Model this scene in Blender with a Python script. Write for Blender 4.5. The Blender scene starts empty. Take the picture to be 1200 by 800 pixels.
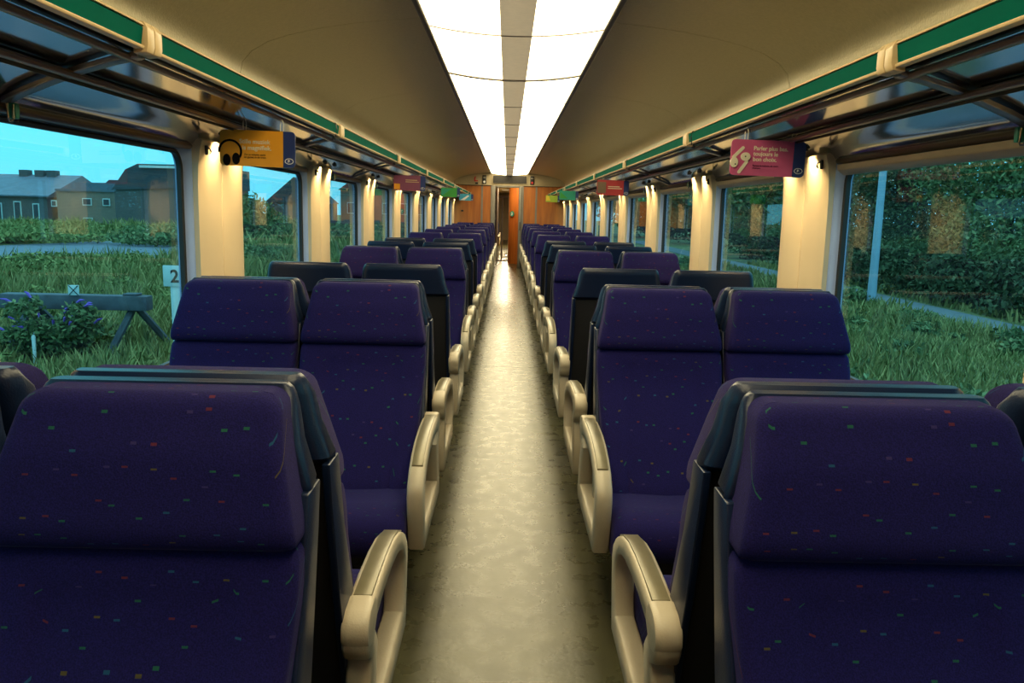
import bpy, bmesh, math, random
from mathutils import Vector, Matrix
PI = math.pi
C = bpy.context.scene.collection
S = bpy.context.scene

# ------------------------------------------------------------------ camera
cam = bpy.data.cameras.new('camera'); cam_o = bpy.data.objects.new('camera', cam); C.objects.link(cam_o)
F = 950.0
cam.sensor_width = 36.0; cam.lens = F / 1200 * 36.0; cam.clip_start = .05; cam.clip_end = 600
pitch, yaw, roll = 0.1584987, 0.0087801, math.radians(1.3)
fwd = Vector((math.sin(yaw)*math.cos(pitch), math.cos(yaw)*math.cos(pitch), -math.sin(pitch)))
r_ = fwd.cross(Vector((0, 0, 1))).normalized(); u_ = r_.cross(fwd)
R_ = math.cos(roll)*r_ + math.sin(roll)*u_; U_ = -math.sin(roll)*r_ + math.cos(roll)*u_
M = Matrix((R_, U_, -fwd)).transposed().to_4x4(); M.translation = Vector((-.025, 0, 1.36))
cam_o.matrix_world = M
S.camera = cam_o
# ------------------------------------------------------------------ light levels
SKY = 1.4            # strength of the evening sky
PANEL = 7.5          # radiance of the ceiling diffusers
STRIP = .30          # dim translucent cover between the diffusers
SPOT = 11.0           # watts of each little downlight
S.view_settings.view_transform = 'Standard'; S.view_settings.look = 'None'
S.view_settings.exposure = 0.0; S.view_settings.gamma = 1.0; S.view_settings.use_curve_mapping = False
S.cycles.use_denoising = True
S.cycles.sample_clamp_indirect = 4.0
S.cycles.max_bounces = 8; S.cycles.transparent_max_bounces = 16; S.cycles.caustics_reflective = False; S.cycles.caustics_refractive = False

world = bpy.data.worlds.new('evening_sky'); S.world = world; world.use_nodes = True
wn = world.node_tree.nodes; wl = world.node_tree.links
for n in list(wn): wn.remove(n)
def N(nt, t, **kw):
    n = nt.nodes.new(t)
    for k, v in kw.items():
        if k in n.inputs.keys(): n.inputs[k].default_value = v
        else: setattr(n, k, v)
    return n
nt = world.node_tree
tc = N(nt, 'ShaderNodeTexCoord'); sx = N(nt, 'ShaderNodeSeparateXYZ')
rp = N(nt, 'ShaderNodeValToRGB'); bg = N(nt, 'ShaderNodeBackground'); ou = N(nt, 'ShaderNodeOutputWorld')
nz = N(nt, 'ShaderNodeTexNoise', Scale=2.2, Detail=3.0); mp = N(nt, 'ShaderNodeMapping'); mp.inputs['Scale'].default_value = (1, 1, 3)
wl.new(tc.outputs['Generated'], mp.inputs[0]); wl.new(mp.outputs[0], nz.inputs['Vector'])
wl.new(tc.outputs['Generated'], sx.inputs[0]); wl.new(sx.outputs['Z'], rp.inputs[0])
e = rp.color_ramp.elements
e[0].position = 0.0; e[0].color = (.16, .72, .98, 1)
e[1].position = 1.0; e[1].color = (.55, 1.3, 1.6, 1)
x = e.new(.12); x.color = (.09, .78, 1.0, 1)
x = e.new(.4); x.color = (.30, 1.0, 1.3, 1)
mx = N(nt, 'ShaderNodeMix', data_type='RGBA'); mx.inputs[7].default_value = (.16, .85, 1, 1)
mr = N(nt, 'ShaderNodeMapRange'); mr.inputs[1].default_value = .45; mr.inputs[2].default_value = .8; mr.inputs[4].default_value = .35
wl.new(nz.outputs[0], mr.inputs[0]); wl.new(mr.outputs[0], mx.inputs[0]); wl.new(rp.outputs[0], mx.inputs[6])
wl.new(mx.outputs[2], bg.inputs[0]); bg.inputs[1].default_value = SKY
wl.new(bg.outputs[0], ou.inputs[0])

# ------------------------------------------------------------------ materials
def mat(name, col, rough=.5, metal=0., spec=.5, noise=None, emit=None, bump=None, col2=None, coat=0.):
    """noise=(scale, amount) varies the colour; bump=(scale, strength)"""
    m = bpy.data.materials.new(name); m.use_nodes = True; t = m.node_tree
    b = t.nodes['Principled BSDF']
    b.inputs['Base Color'].default_value = (*col, 1); b.inputs['Roughness'].default_value = rough
    b.inputs['Metallic'].default_value = metal; b.inputs['Specular IOR Level'].default_value = spec
    b.inputs['Coat Weight'].default_value = coat
    co = t.nodes.new('ShaderNodeTexCoord')
    if noise:
        n = N(t, 'ShaderNodeTexNoise', Scale=noise[0], Detail=5.0); t.links.new(co.outputs['Object'], n.inputs['Vector'])
        mr = N(t, 'ShaderNodeMapRange'); mr.inputs[1].default_value = .3; mr.inputs[2].default_value = .7
        mx = N(t, 'ShaderNodeMix', data_type='RGBA')
        c2 = col2 or tuple(c*(1-noise[1]) for c in col)
        mx.inputs[6].default_value = (*col, 1); mx.inputs[7].default_value = (*c2, 1)
        t.links.new(n.outputs[0], mr.inputs[0]); t.links.new(mr.outputs[0], mx.inputs[0]); t.links.new(mx.outputs[2], b.inputs['Base Color'])
    if bump:
        n = N(t, 'ShaderNodeTexNoise', Scale=bump[0], Detail=3.0); t.links.new(co.outputs['Object'], n.inputs['Vector'])
        bm_ = N(t, 'ShaderNodeBump'); bm_.inputs['Strength'].default_value = bump[1]; bm_.inputs['Distance'].default_value = .01
        t.links.new(n.outputs[0], bm_.inputs['Height']); t.links.new(bm_.outputs[0], b.inputs['Normal'])
    if emit:
        b.inputs['Emission Color'].default_value = (*emit[0], 1); b.inputs['Emission Strength'].default_value = emit[1]
    return m

def fabric_mat():
    m = bpy.data.materials.new('seat_fabric'); m.use_nodes = True; t = m.node_tree; b = t.nodes['Principled BSDF']
    L = t.links.new
    co = t.nodes.new('ShaderNodeTexCoord'); mp = N(t, 'ShaderNodeMapping')
    sp = N(t, 'ShaderNodeSeparateXYZ'); L(co.outputs['Object'], sp.inputs[0])
    # woven cloth laid flat: x across, y+z along the surface
    ad = N(t, 'ShaderNodeMath', operation='SUBTRACT'); L(sp.outputs['Z'], ad.inputs[0]); L(sp.outputs['Y'], ad.inputs[1])
    cb = N(t, 'ShaderNodeCombineXYZ'); L(sp.outputs['X'], cb.inputs[0]); L(ad.outputs[0], cb.inputs[1])
    mp.inputs['Scale'].default_value = (28, 31, 1); L(cb.outputs[0], mp.inputs[0])
    vo = N(t, 'ShaderNodeTexVoronoi', voronoi_dimensions='2D', Scale=1.0, Randomness=.8); L(mp.outputs[0], vo.inputs['Vector'])
    sb = N(t, 'ShaderNodeVectorMath', operation='SUBTRACT'); L(mp.outputs[0], sb.inputs[0]); L(vo.outputs['Position'], sb.inputs[1])
    sv = N(t, 'ShaderNodeVectorMath', operation='MULTIPLY'); sv.inputs[1].default_value = (1, 4.6, 0); L(sb.outputs[0], sv.inputs[0])
    av = N(t, 'ShaderNodeVectorMath', operation='ABSOLUTE'); L(sv.outputs[0], av.inputs[0]); s2 = N(t, 'ShaderNodeSeparateXYZ'); L(av.outputs[0], s2.inputs[0])
    ln = N(t, 'ShaderNodeMath', operation='MAXIMUM'); L(s2.outputs[0], ln.inputs[0]); L(s2.outputs[1], ln.inputs[1])
    lt = N(t, 'ShaderNodeMath', operation='LESS_THAN'); lt.inputs[1].default_value = .125; L(ln.outputs[0], lt.inputs[0])
    sc = N(t, 'ShaderNodeSeparateColor'); L(vo.outputs['Color'], sc.inputs[0])
    rp = N(t, 'ShaderNodeValToRGB'); rp.color_ramp.interpolation = 'CONSTANT'; e = rp.color_ramp.elements
    e[0].position = 0; e[0].color = (.010, .075, .05, 1); e[1].position = .38; e[1].color = (.010, .06, .12, 1)
    x = e.new(.6); x.color = (.085, .014, .03, 1); x = e.new(.75); x.color = (.07, .055, .02, 1); x = e.new(.85); x.color = (.03, .02, .09, 1)
    L(sc.outputs[0], rp.inputs[0])
    n = N(t, 'ShaderNodeTexNoise', Scale=420.0, Detail=2.0); L(co.outputs['Object'], n.inputs['Vector'])
    mr = N(t, 'ShaderNodeMapRange'); mr.inputs[1].default_value = .35; mr.inputs[2].default_value = .65; L(n.outputs[0], mr.inputs[0])
    mx = N(t, 'ShaderNodeMix', data_type='RGBA'); mx.inputs[6].default_value = (.0045, .003, .040, 1); mx.inputs[7].default_value = (.010, .007, .080, 1)
    L(mr.outputs[0], mx.inputs[0])
    m2 = N(t, 'ShaderNodeMix', data_type='RGBA'); L(lt.outputs[0], m2.inputs[0]); L(mx.outputs[2], m2.inputs[6]); L(rp.outputs[0], m2.inputs[7])
    L(m2.outputs[2], b.inputs['Base Color'])
    b.inputs['Roughness'].default_value = .95; b.inputs['Specular IOR Level'].default_value = .2
    b.inputs['Sheen Weight'].default_value = .07; b.inputs['Sheen Roughness'].default_value = .4; b.inputs['Sheen Tint'].default_value = (.5, .4, .9, 1)
    bp = N(t, 'ShaderNodeBump'); bp.inputs['Strength'].default_value = .25; bp.inputs['Distance'].default_value = .002
    L(n.outputs[0], bp.inputs['Height']); L(bp.outputs[0], b.inputs['Normal'])
    return m

def glass_mat():
    m = bpy.data.materials.new('window_glass'); m.use_nodes = True; t = m.node_tree; t.nodes.remove(t.nodes['Principled BSDF'])
    o = t.nodes['Material Output']
    tr = N(t, 'ShaderNodeBsdfTransparent'); tr.inputs[0].default_value = (.86, .93, .92, 1)
    gl = N(t, 'ShaderNodeBsdfGlossy'); gl.inputs['Roughness'].default_value = .015; gl.inputs[0].default_value = (1, 1, 1, 1)
    fr = N(t, 'ShaderNodeLayerWeight'); fr.inputs[0].default_value = .5
    pw = N(t, 'ShaderNodeMath', operation='POWER'); pw.inputs[1].default_value = 5.0
    mu = N(t, 'ShaderNodeMath', operation='MULTIPLY_ADD'); mu.inputs[1].default_value = .85; mu.inputs[2].default_value = .075; mu.use_clamp = True
    mx = N(t, 'ShaderNodeMixShader'); t.links.new(fr.outputs['Facing'], pw.inputs[0]); t.links.new(pw.outputs[0], mu.inputs[0]); t.links.new(mu.outputs[0], mx.inputs[0])
    t.links.new(tr.outputs[0], mx.inputs[1]); t.links.new(gl.outputs[0], mx.inputs[2]); t.links.new(mx.outputs[0], o.inputs[0])
    return m

def floor_mat():
    m = mat('floor_linoleum', (.072, .066, .030), .34, spec=.5, noise=(5, .35), col2=(.042, .039, .018))
    t = m.node_tree; b = t.nodes['Principled BSDF']; co = [n for n in t.nodes if n.type == 'TEX_COORD'][0]
    n = N(t, 'ShaderNodeTexNoise', Scale=14.0, Detail=6.0); t.links.new(co.outputs['Object'], n.inputs['Vector'])
    mr = N(t, 'ShaderNodeMapRange'); mr.inputs[3].default_value = .19; mr.inputs[4].default_value = .38
    t.links.new(n.outputs[0], mr.inputs[0]); t.links.new(mr.outputs[0], b.inputs['Roughness'])
    n2 = N(t, 'ShaderNodeTexNoise', Scale=60.0, Detail=4.0); t.links.new(co.outputs['Object'], n2.inputs['Vector'])
    bp = N(t, 'ShaderNodeBump'); bp.inputs['Strength'].default_value = .12; bp.inputs['Distance'].default_value = .004
    t.links.new(n2.outputs[0], bp.inputs['Height']); t.links.new(bp.outputs[0], b.inputs['Normal'])
    return m

def wood_mat():
    m = bpy.data.materials.new('orange_veneer'); m.use_nodes = True; t = m.node_tree; b = t.nodes['Principled BSDF']
    co = N(t, 'ShaderNodeTexCoord'); mp = N(t, 'ShaderNodeMapping'); mp.inputs['Scale'].default_value = (9, 9, .9)
    n = N(t, 'ShaderNodeTexNoise', Scale=2.0, Detail=8.0); rp = N(t, 'ShaderNodeValToRGB')
    rp.color_ramp.elements[0].position = .3; rp.color_ramp.elements[0].color = (.34, .098, .018, 1)
    rp.color_ramp.elements[1].position = .7; rp.color_ramp.elements[1].color = (.50, .16, .022, 1)
    t.links.new(co.outputs['Object'], mp.inputs[0]); t.links.new(mp.outputs[0], n.inputs['Vector']); t.links.new(n.outputs[0], rp.inputs[0])
    t.links.new(rp.outputs[0], b.inputs['Base Color']); b.inputs['Roughness'].default_value = .45
    return m

def ground_mat():
    m = bpy.data.materials.new('grassy_ground'); m.use_nodes = True; t = m.node_tree; b = t.nodes['Principled BSDF']
    co = N(t, 'ShaderNodeTexCoord'); n = N(t, 'ShaderNodeTexNoise', Scale=.35, Detail=8.0); rp = N(t, 'ShaderNodeValToRGB')
    e = rp.color_ramp.elements
    e[0].position = .32; e[0].color = (.06, .09, .035, 1); e[1].position = .7; e[1].color = (.24, .24, .10, 1)
    x = e.new(.5); x.color = (.13, .16, .055, 1)
    n2 = N(t, 'ShaderNodeTexNoise', Scale=9.0, Detail=8.0); bp = N(t, 'ShaderNodeBump'); bp.inputs['Strength'].default_value = .9; bp.inputs['Distance'].default_value = .12
    for q in (n, n2): t.links.new(co.outputs['Object'], q.inputs['Vector'])
    t.links.new(n.outputs[0], rp.inputs[0]); t.links.new(rp.outputs[0], b.inputs['Base Color'])
    t.links.new(n2.outputs[0], bp.inputs['Height']); t.links.new(bp.outputs[0], b.inputs['Normal'])
    b.inputs['Roughness'].default_value = 1
    return m

def leaf_mat(name, c1, c2):
    m = bpy.data.materials.new(name); m.use_nodes = True; t = m.node_tree; b = t.nodes['Principled BSDF']
    g = N(t, 'ShaderNodeNewGeometry'); rp = N(t, 'ShaderNodeValToRGB')
    rp.color_ramp.elements[0].color = (*c1, 1); rp.color_ramp.elements[1].color = (*c2, 1)
    t.links.new(g.outputs['Random Per Island'], rp.inputs[0]); t.links.new(rp.outputs[0], b.inputs['Base Color'])
    b.inputs['Roughness'].default_value = .8; b.inputs['Specular IOR Level'].default_value = .2
    return m

def brick_mat(name, c1, c2, mortar, sc=1.0):
    m = bpy.data.materials.new(name); m.use_nodes = True; t = m.node_tree; b = t.nodes['Principled BSDF']
    co = N(t, 'ShaderNodeTexCoord'); sp = N(t, 'ShaderNodeSeparateXYZ'); cb = N(t, 'ShaderNodeCombineXYZ'); ad = N(t, 'ShaderNodeMath', operation='ADD')
    t.links.new(co.outputs['Object'], sp.inputs[0]); t.links.new(sp.outputs['X'], ad.inputs[0]); t.links.new(sp.outputs['Y'], ad.inputs[1])
    t.links.new(ad.outputs[0], cb.inputs[0]); t.links.new(sp.outputs['Z'], cb.inputs[1])
    k = N(t, 'ShaderNodeTexBrick', Scale=sc); k.inputs['Color1'].default_value = (*c1, 1); k.inputs['Color2'].default_value = (*c2, 1); k.inputs['Mortar'].default_value = (*mortar, 1)
    t.links.new(cb.outputs[0], k.inputs['Vector']); t.links.new(k.outputs[0], b.inputs['Base Color']); b.inputs['Roughness'].default_value = .9
    return m

def emission_mat(name, col, s):
    m = bpy.data.materials.new(name); m.use_nodes = True; t = m.node_tree; t.nodes.remove(t.nodes['Principled BSDF'])
    e = N(t, 'ShaderNodeEmission'); e.inputs[0].default_value = (*col, 1); e.inputs[1].default_value = s
    t.links.new(e.outputs[0], t.nodes['Material Output'].inputs[0]); return m

MT = dict(
    fabric=fabric_mat(), glass=glass_mat(), floor=floor_mat(), wood=wood_mat(), ground=ground_mat(),
    cream=mat('cream_panel', (.74, .58, .36), .38, noise=(3, .05)),
    ceil=mat('ceiling_panel', (.56, .48, .29), .33, metal=.3, noise=(60, .12), bump=(120, .15)),
    wallg=mat('lower_wall', (.20, .19, .18), .6, noise=(8, .1)),
    seam=mat('dark_seam', (.03, .025, .02), .7),
    frame=mat('window_frame_grey', (.34, .47, .78), .38, noise=(6, .05)),  # light grey frame; blue of the skylight is put into its colour
    rubber=mat('black_rubber', (.015, .014, .014), .5),
    cassette=mat('blind_cassette', (.16, .105, .07), .32, noise=(6, .1)),
    lip=mat('cassette_lip', (.40, .31, .20), .35, noise=(6, .1)),
    rackp=mat('polished_rack_panel', (.58, .60, .64), .10, metal=.95, bump=(2.2, .04)),
    rail=mat('bronze_rail', (.26, .19, .13), .3, metal=.5, noise=(9, .15)),
    bracket=mat('rack_bracket', (.20, .21, .22), .35, metal=.6, noise=(9, .1)),
    green=mat('green_strip', (.0, .095, .068), .8, spec=.03, noise=(20, .1)),
    trim=mat('cream_edge_trim', (.62, .46, .25), .35, noise=(9, .05)),
    alu=mat('dark_aluminium', (.16, .14, .12), .35, metal=.7, noise=(20, .2)),
    shell=mat('navy_shell', (.005, .013, .042), .32, spec=.35, noise=(12, .1), bump=(300, .1)),
    back=mat('black_back_panel', (.008, .008, .011), .75, noise=(60, .3)),
    arm=mat('cream_arm_plastic', (.44, .375, .27), .4, noise=(12, .07), bump=(200, .06)),
    pad=mat('grey_arm_pad', (.19, .165, .10), .3, noise=(9, .25), metal=.2),
    pedestal=mat('dark_pedestal', (.02, .02, .022), .6, noise=(20, .2)),
    panel=emission_mat('lit_diffuser', (1.0, .85, .50), PANEL),
    strip=None,
    black=mat('black_plastic', (.012, .012, .014), .35, noise=(9, .2)),
    chrome=mat('chrome', (.7, .68, .62), .2, metal=1., noise=(9, .1)),
    tealtab=mat('teal_tab', (.01, .25, .18), .4, noise=(30, .1)),
    grey=mat('grey_strip', (.22, .20, .17), .5, noise=(9, .1)),
    bulkhead=mat('bulkhead_cream', (.45, .36, .22), .5, noise=(9, .06)),
    screen=mat('dark_display', (.012, .008, .006), .5, noise=(40, .5)),
    red=mat('red_mark', (.55, .02, .02), .5, noise=(9, .1)),
    white=mat('white_mark', (.8, .8, .78), .5, noise=(9, .03)),
    bark=mat('bark', (.06, .045, .03), .9, noise=(6, .5)),
    sleeper=mat('weathered_timber', (.10, .11, .13), .8, noise=(5, .4), bump=(20, .4)),
    post=mat('white_painted_post', (.62, .72, .72), .6, noise=(8, .15)),
    lamp=mat('galvanised_pole', (.30, .42, .55), .5, noise=(4, .1)),
    gravel=mat('grey_gravel', (.16, .19, .24), .95, noise=(3, .35), bump=(30, .6)),
    asphalt=mat('path_asphalt', (.15, .18, .20), .9, noise=(3, .25), bump=(40, .3)),
    slate=mat('slate_roof', (.12, .15, .20), .6, noise=(1.2, .3)),
    darkroof=mat('dark_roof', (.05, .055, .07), .7, noise=(1, .3)),
    brick=brick_mat('red_brick', (.20, .145, .12), (.16, .12, .10), (.3, .25, .2), 2.0),
    brickd=brick_mat('dark_brick', (.10, .085, .09), (.075, .07, .075), (.14, .13, .12), 2.0),
    leafd=leaf_mat('dark_leaves', (.02, .045, .02), (.10, .13, .06)),
    leafm=leaf_mat('mid_leaves', (.06, .11, .04), (.20, .24, .10)),
    leafl=leaf_mat('weed_leaves', (.10, .14, .04), (.30, .30, .10)),
    flower=mat('purple_flower', (.22, .10, .55), .8, noise=(30, .2)),
    strawm=leaf_mat('grass_blades', (.10, .13, .035), (.36, .32, .12)),
    orange=mat('sign_orange', (.85, .36, .02), .35, noise=(9, .05)),
    pink=mat('sign_pink', (.52, .09, .22), .35, noise=(9, .05)),
    navy=mat('sign_navy', (.015, .035, .16), .35, noise=(9, .05)),
    plum=mat('sign_plum', (.22, .06, .12), .35, noise=(9, .05)),
    crimson=mat('sign_crimson', (.42, .04, .05), .35, noise=(9, .05)),
    lime=mat('sign_green', (.04, .30, .05), .35, noise=(9, .05)),
    teal=mat('sign_teal', (.02, .30, .22), .35, noise=(9, .05)),
    sky=mat('sign_blue', (.05, .38, .60), .35, noise=(9, .05)),
    yellow=mat('sign_yellow', (.80, .62, .05), .35, noise=(9, .05)),
    yelgreen=mat('sign_yellow_green', (.35, .50, .05), .35, noise=(9, .05)),
    budw=mat('earbud_cream', (.75, .68, .52), .35, noise=(9, .03)),
    ink=mat('dark_ink', (.006, .004, .005), .9, spec=.1, noise=(9, .03)),
)
def strip_mat():
    m = mat('translucent_cover', (.35, .29, .19), .35, metal=.3, noise=(30, .2), emit=((1, .80, .48), STRIP)); return m
MT['strip'] = strip_mat()

# ------------------------------------------------------------------ mesh helpers
class MB:
    def __init__(s): s.v = []; s.f = []
    def add(s, vs, fs):
        o = len(s.v); s.v += [tuple(p) for p in vs]; s.f += [tuple(i+o for i in f) for f in fs]; return s
    def box(s, x0, x1, y0, y1, z0, z1):
        return s.add([(x, y, z) for z in (z0, z1) for y in (y0, y1) for x in (x0, x1)],
                     [(0, 2, 3, 1), (4, 5, 7, 6), (0, 1, 5, 4), (2, 6, 7, 3), (0, 4, 6, 2), (1, 3, 7, 5)])
    def prism(s, prof, a, b, axis='x'):
        """prof: list of 2D points; axis x -> (y,z); y -> (x,z); z -> (x,y)"""
        n = len(prof)
        def P(q, t): return (t, q[0], q[1]) if axis == 'x' else (q[0], t, q[1]) if axis == 'y' else (q[0], q[1], t)
        return s.add([P(q, a) for q in prof] + [P(q, b) for q in prof],
                     [tuple(range(n)), tuple(reversed(range(n, 2*n)))] + [(i, i+n, (i+1) % n+n, (i+1) % n) for i in range(n)])
    def loft(s, loops, closed=True, caps=True):
        n = len(loops[0]); vs = [p for l in loops for p in l]; fs = []
        for k in range(len(loops)-1):
            for i in range(n if closed else n-1):
                j = (i+1) % n; fs.append((k*n+i, k*n+j, (k+1)*n+j, (k+1)*n+i))
        if caps and closed: fs += [tuple(reversed(range(n))), tuple(range((len(loops)-1)*n, len(loops)*n))]
        return s.add(vs, fs)
    def tube(s, pts, r, n=8, caps=True):
        pts = [Vector(p) for p in pts]; loops = []
        for i, p in enumerate(pts):
            d = (pts[min(i+1, len(pts)-1)] - pts[max(i-1, 0)]).normalized()
            a = d.cross(Vector((0, 0, 1)));
            if a.length < .05: a = d.cross(Vector((1, 0, 0)))
            a.normalize(); b = d.cross(a); rr = r[i] if isinstance(r, (list, tuple)) else r
            loops.append([tuple(p + a*math.cos(t*2*PI/n)*rr + b*math.sin(t*2*PI/n)*rr) for t in range(n)])
        return s.loft(loops, True, caps)
    def build(s, name, m, parent=None, bevel=0, smooth=True, seg=2):
        me = bpy.data.meshes.new(name); me.from_pydata(s.v, [], s.f)
        bm = bmesh.new(); bm.from_mesh(me)
        if len(s.v) < 20000: bmesh.ops.recalc_face_normals(bm, faces=bm.faces)
        if bevel:
            ed = [e for e in bm.edges if len(e.link_faces) == 2 and e.calc_face_angle(0) > .5]
            bmesh.ops.bevel(bm, geom=ed, offset=bevel, segments=seg, affect='EDGES', profile=.5, clamp_overlap=True)
        bm.to_mesh(me); bm.free()
        if smooth and len(s.v) < 60000:
            for p in me.polygons: p.use_smooth = True
            me.set_sharp_from_angle(angle=math.radians(40))
        for mm in (m if isinstance(m, (list, tuple)) else [m]): me.materials.append(mm)
        o = bpy.data.objects.new(name, me); C.objects.link(o)
        if parent is not None: o.parent = parent
        return o

def tag(o, label=None, cat=None, group=None, kind=None):
    if label: o['label'] = label
    if cat: o['category'] = cat
    if group: o['group'] = group
    if kind: o['kind'] = kind
    return o
def empty(name, loc=(0, 0, 0), rz=0, **kw):
    o = bpy.data.objects.new(name, None); C.objects.link(o); o.location = loc; o.rotation_euler = (0, 0, rz); o.empty_display_size = .1
    return tag(o, **kw)
def struct(o): o['kind'] = 'structure'; return o
def copy_tree(o, parent=None, depth=0):
    c = o.copy(); C.objects.link(c)
    if parent is not None: c.parent = parent
    if depth < 3:
        for ch in list(o.children): copy_tree(ch, c, depth+1)
    return c
ORD = ['zeroth', 'first', 'second', 'third', 'fourth', 'fifth', 'sixth', 'seventh', 'eighth', 'ninth', 'tenth', 'eleventh', 'twelfth', 'thirteenth', 'fourteenth', 'fifteenth', 'sixteenth', 'seventeenth', 'eighteenth', 'nineteenth', 'twentieth', 'twenty-first', 'twenty-second', 'twenty-third']

# ------------------------------------------------------------------ dimensions
XW = 1.31; Y0, Y1 = -.95, 19.8
WP = 1.93; PIL0 = 3.39; PW = .56         # window pitch, first pillar ahead, pillar width
ks = [k for k in range(-3, 9)]
ZS, ZT = .70, 1.60                       # window sill and head

# ------------------------------------------------------------------ floor
b = MB(); yy = [Y0, 1.4, 7.07, 12.2, 17.3, Y1+.05]
for a, c in zip(yy, yy[1:]): b.box(-1.40, 1.40, a+.003, c-.003, -.04, 0)
struct(b.build('floor', MT['floor'], smooth=False))
struct(MB().box(-1.44, 1.44, Y0, Y1, -.14, -.041).build('floor_underside', MT['seam'], smooth=False))

# ------------------------------------------------------------------ walls with window openings
def pil(k): return PIL0 + WP*k, PIL0 + WP*k + PW
for side, sn in ((-1, 'left'), (1, 'right')):
    b = MB(); xa, xb = XW, 1.378
    def bx(x0, x1, y0, y1, z0, z1): b.box(*sorted((side*x0, side*x1)), y0, y1, z0, z1)
    bx(XW, xb, Y0, Y1+.1, .0, ZS)
    bx(1.372, xb, Y0, Y1+.1, ZT, 2.45)
    bx(1.335, 1.38, Y0, Y1+.1, ZT, 1.66)
    for k in ks:
        p0, p1 = pil(k); bx(XW+.012, xb, max(p0, Y0), min(p1, Y1+.1), ZS, ZT)
    struct(b.build('wall_'+sn, MT['wallg'], smooth=False))
    # heater cover along the wall foot
    b = MB(); b.prism([(side*XW, .02), (side*1.24, .02), (side*1.24, .20), (side*XW, .24)], Y0, Y1-.02, 'y')
    struct(b.build('baseboard_'+sn, MT['wallg'], bevel=.006))
    # sill ledge
    b = MB(); b.prism([(side*1.335, ZS-.03), (side*1.275, ZS-.03), (side*1.272, ZS-.012), (side*1.28, ZS-.002), (side*1.335, ZS-.001)], Y0, Y1-.02, 'y')
    struct(b.build('trim_sill_'+sn, MT['lip'], bevel=.003))

# pillar panels: two leaves with a fine joint, curving in at the top
tn = 0
for side in (-1, 1):
    for k in ks:
        p0, p1 = pil(k)
        if p1 < Y0+.1 or p0 > Y1-.1: continue
        p1 = min(p1, Y1-.01)
        tn += 1; b = MB()
        prof = [(1.345, ZS-.02), (XW-.012, ZS-.02), (XW-.012, 1.36), (XW-.013, 1.44), (XW-.017, 1.52), (XW-.026, 1.58), (XW-.036, 1.62), (1.345, 1.66)]
        mid = (p0+p1)/2
        for a, c in ((p0, mid-.003), (mid+.003, p1)):
            loops = []
            for t in range(7):
                u = t/6; y = a+(c-a)*u; bul = .012*(1-(2*u-1)**4)
                loops.append([(side*(x - (bul if x < 1.34 else 0)), y, z) for x, z in prof])
            b.loft(loops)
        b.box(*sorted((side*(XW-.006), side*1.34)), mid-.004, mid+.004, ZS, 1.62)
        struct(b.build('trim_%d' % tn, MT['cream']))

# windows
def rrect(y0, y1, z0, z1, r, n=6):
    pts = []
    for cy, cz, a0 in ((y1-r, z1-r, 0), (y0+r, z1-r, 90), (y0+r, z0+r, 180), (y1-r, z0+r, 270)):
        for i in range(n+1):
            a = math.radians(a0+90*i/n); pts.append((cy+r*math.cos(a), cz+r*math.sin(a)))
    return pts
wn_ = 0
for side in (-1, 1):
    for k in ks:
        o0, o1 = pil(k-1)[1], pil(k)[0]
        if o1 < Y0+.3: continue
        if o0 < Y0: o0 = Y0
        o1 = min(o1, Y1)
        if o1 - o0 < .4: continue
        wn_ += 1
        L = lambda x, a: [(side*x, y, z) for y, z in a]
        outer = rrect(o0, o1, ZS, ZT+.01, .02); mid = rrect(o0+.008, o1-.010, ZS+.012, ZT-.008, .05)
        inner = rrect(o0+.02, o1-.028, ZS+.025, ZT-.022, .075)
        in2 = rrect(o0+.038, o1-.044, ZS+.042, ZT-.038, .06)
        w = empty('window_%d' % wn_); struct(w)
        b = MB(); b.loft([L(1.378, outer), L(1.335, outer), L(1.318, outer), L(1.322, mid), L(1.350, inner), L(1.362, inner), L(1.378, inner)], caps=False)
        b.build('window_frame', MT['frame'], w)
        b = MB(); b.loft([L(1.370, inner), L(1.346, inner), L(1.342, rrect(o0+.028, o1-.036, ZS+.033, ZT-.029, .07)), L(1.348, in2), L(1.366, in2)], caps=False)
        b.build('window_gasket', MT['rubber'], w)
        b = MB(); g = L(1.358, in2); g2 = L(1.390, in2); b.loft([g, g2])
        gl = MB().add(g, [tuple(range(len(g)))]).build('glass_pane', MT['glass'], w, smooth=False)
        # roller blind cassette under the rack
        b = MB(); b.prism([(side*1.345, ZT+.010), (side*1.314, ZT+.006), (side*1.303, ZT+.000), (side*1.300, ZT-.010), (side*1.31, ZT-.020), (side*1.345, ZT-.020)], o0+.03, o1-.03, 'y')
        cs = b.build('blind_cassette', MT['cassette'], w, bevel=.004)
        if side > 0: b = MB(); b.prism([(side*1.300, ZT-.022), (side*1.320, ZT-.022), (side*1.340, ZT-.060), (side*1.332, ZT-.066), (side*1.303, ZT-.045)], o0+.05, o1-.05, 'y')
        if side > 0: b.build('cassette_lip', MT['lip'], cs, bevel=.004)
        # pull loop near the near top corner
        yb = o0+.09; x = side*1.280
        b = MB(); b.tube([(x, yb-.012, ZT+.0), (x, yb-.012, ZT-.035), (x, yb-.006, ZT-.043), (x, yb+.006, ZT-.043), (x, yb+.012, ZT-.035), (x, yb+.012, ZT)], .003, 6)
        pl = b.build('pull_loop', MT['chrome'], w)
        MB().box(*sorted((side*1.276, side*1.298)), yb+.016, yb+.034, ZT-.035, ZT+.004).build('loop_tab', MT['tealtab'], pl, bevel=.003)

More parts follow.
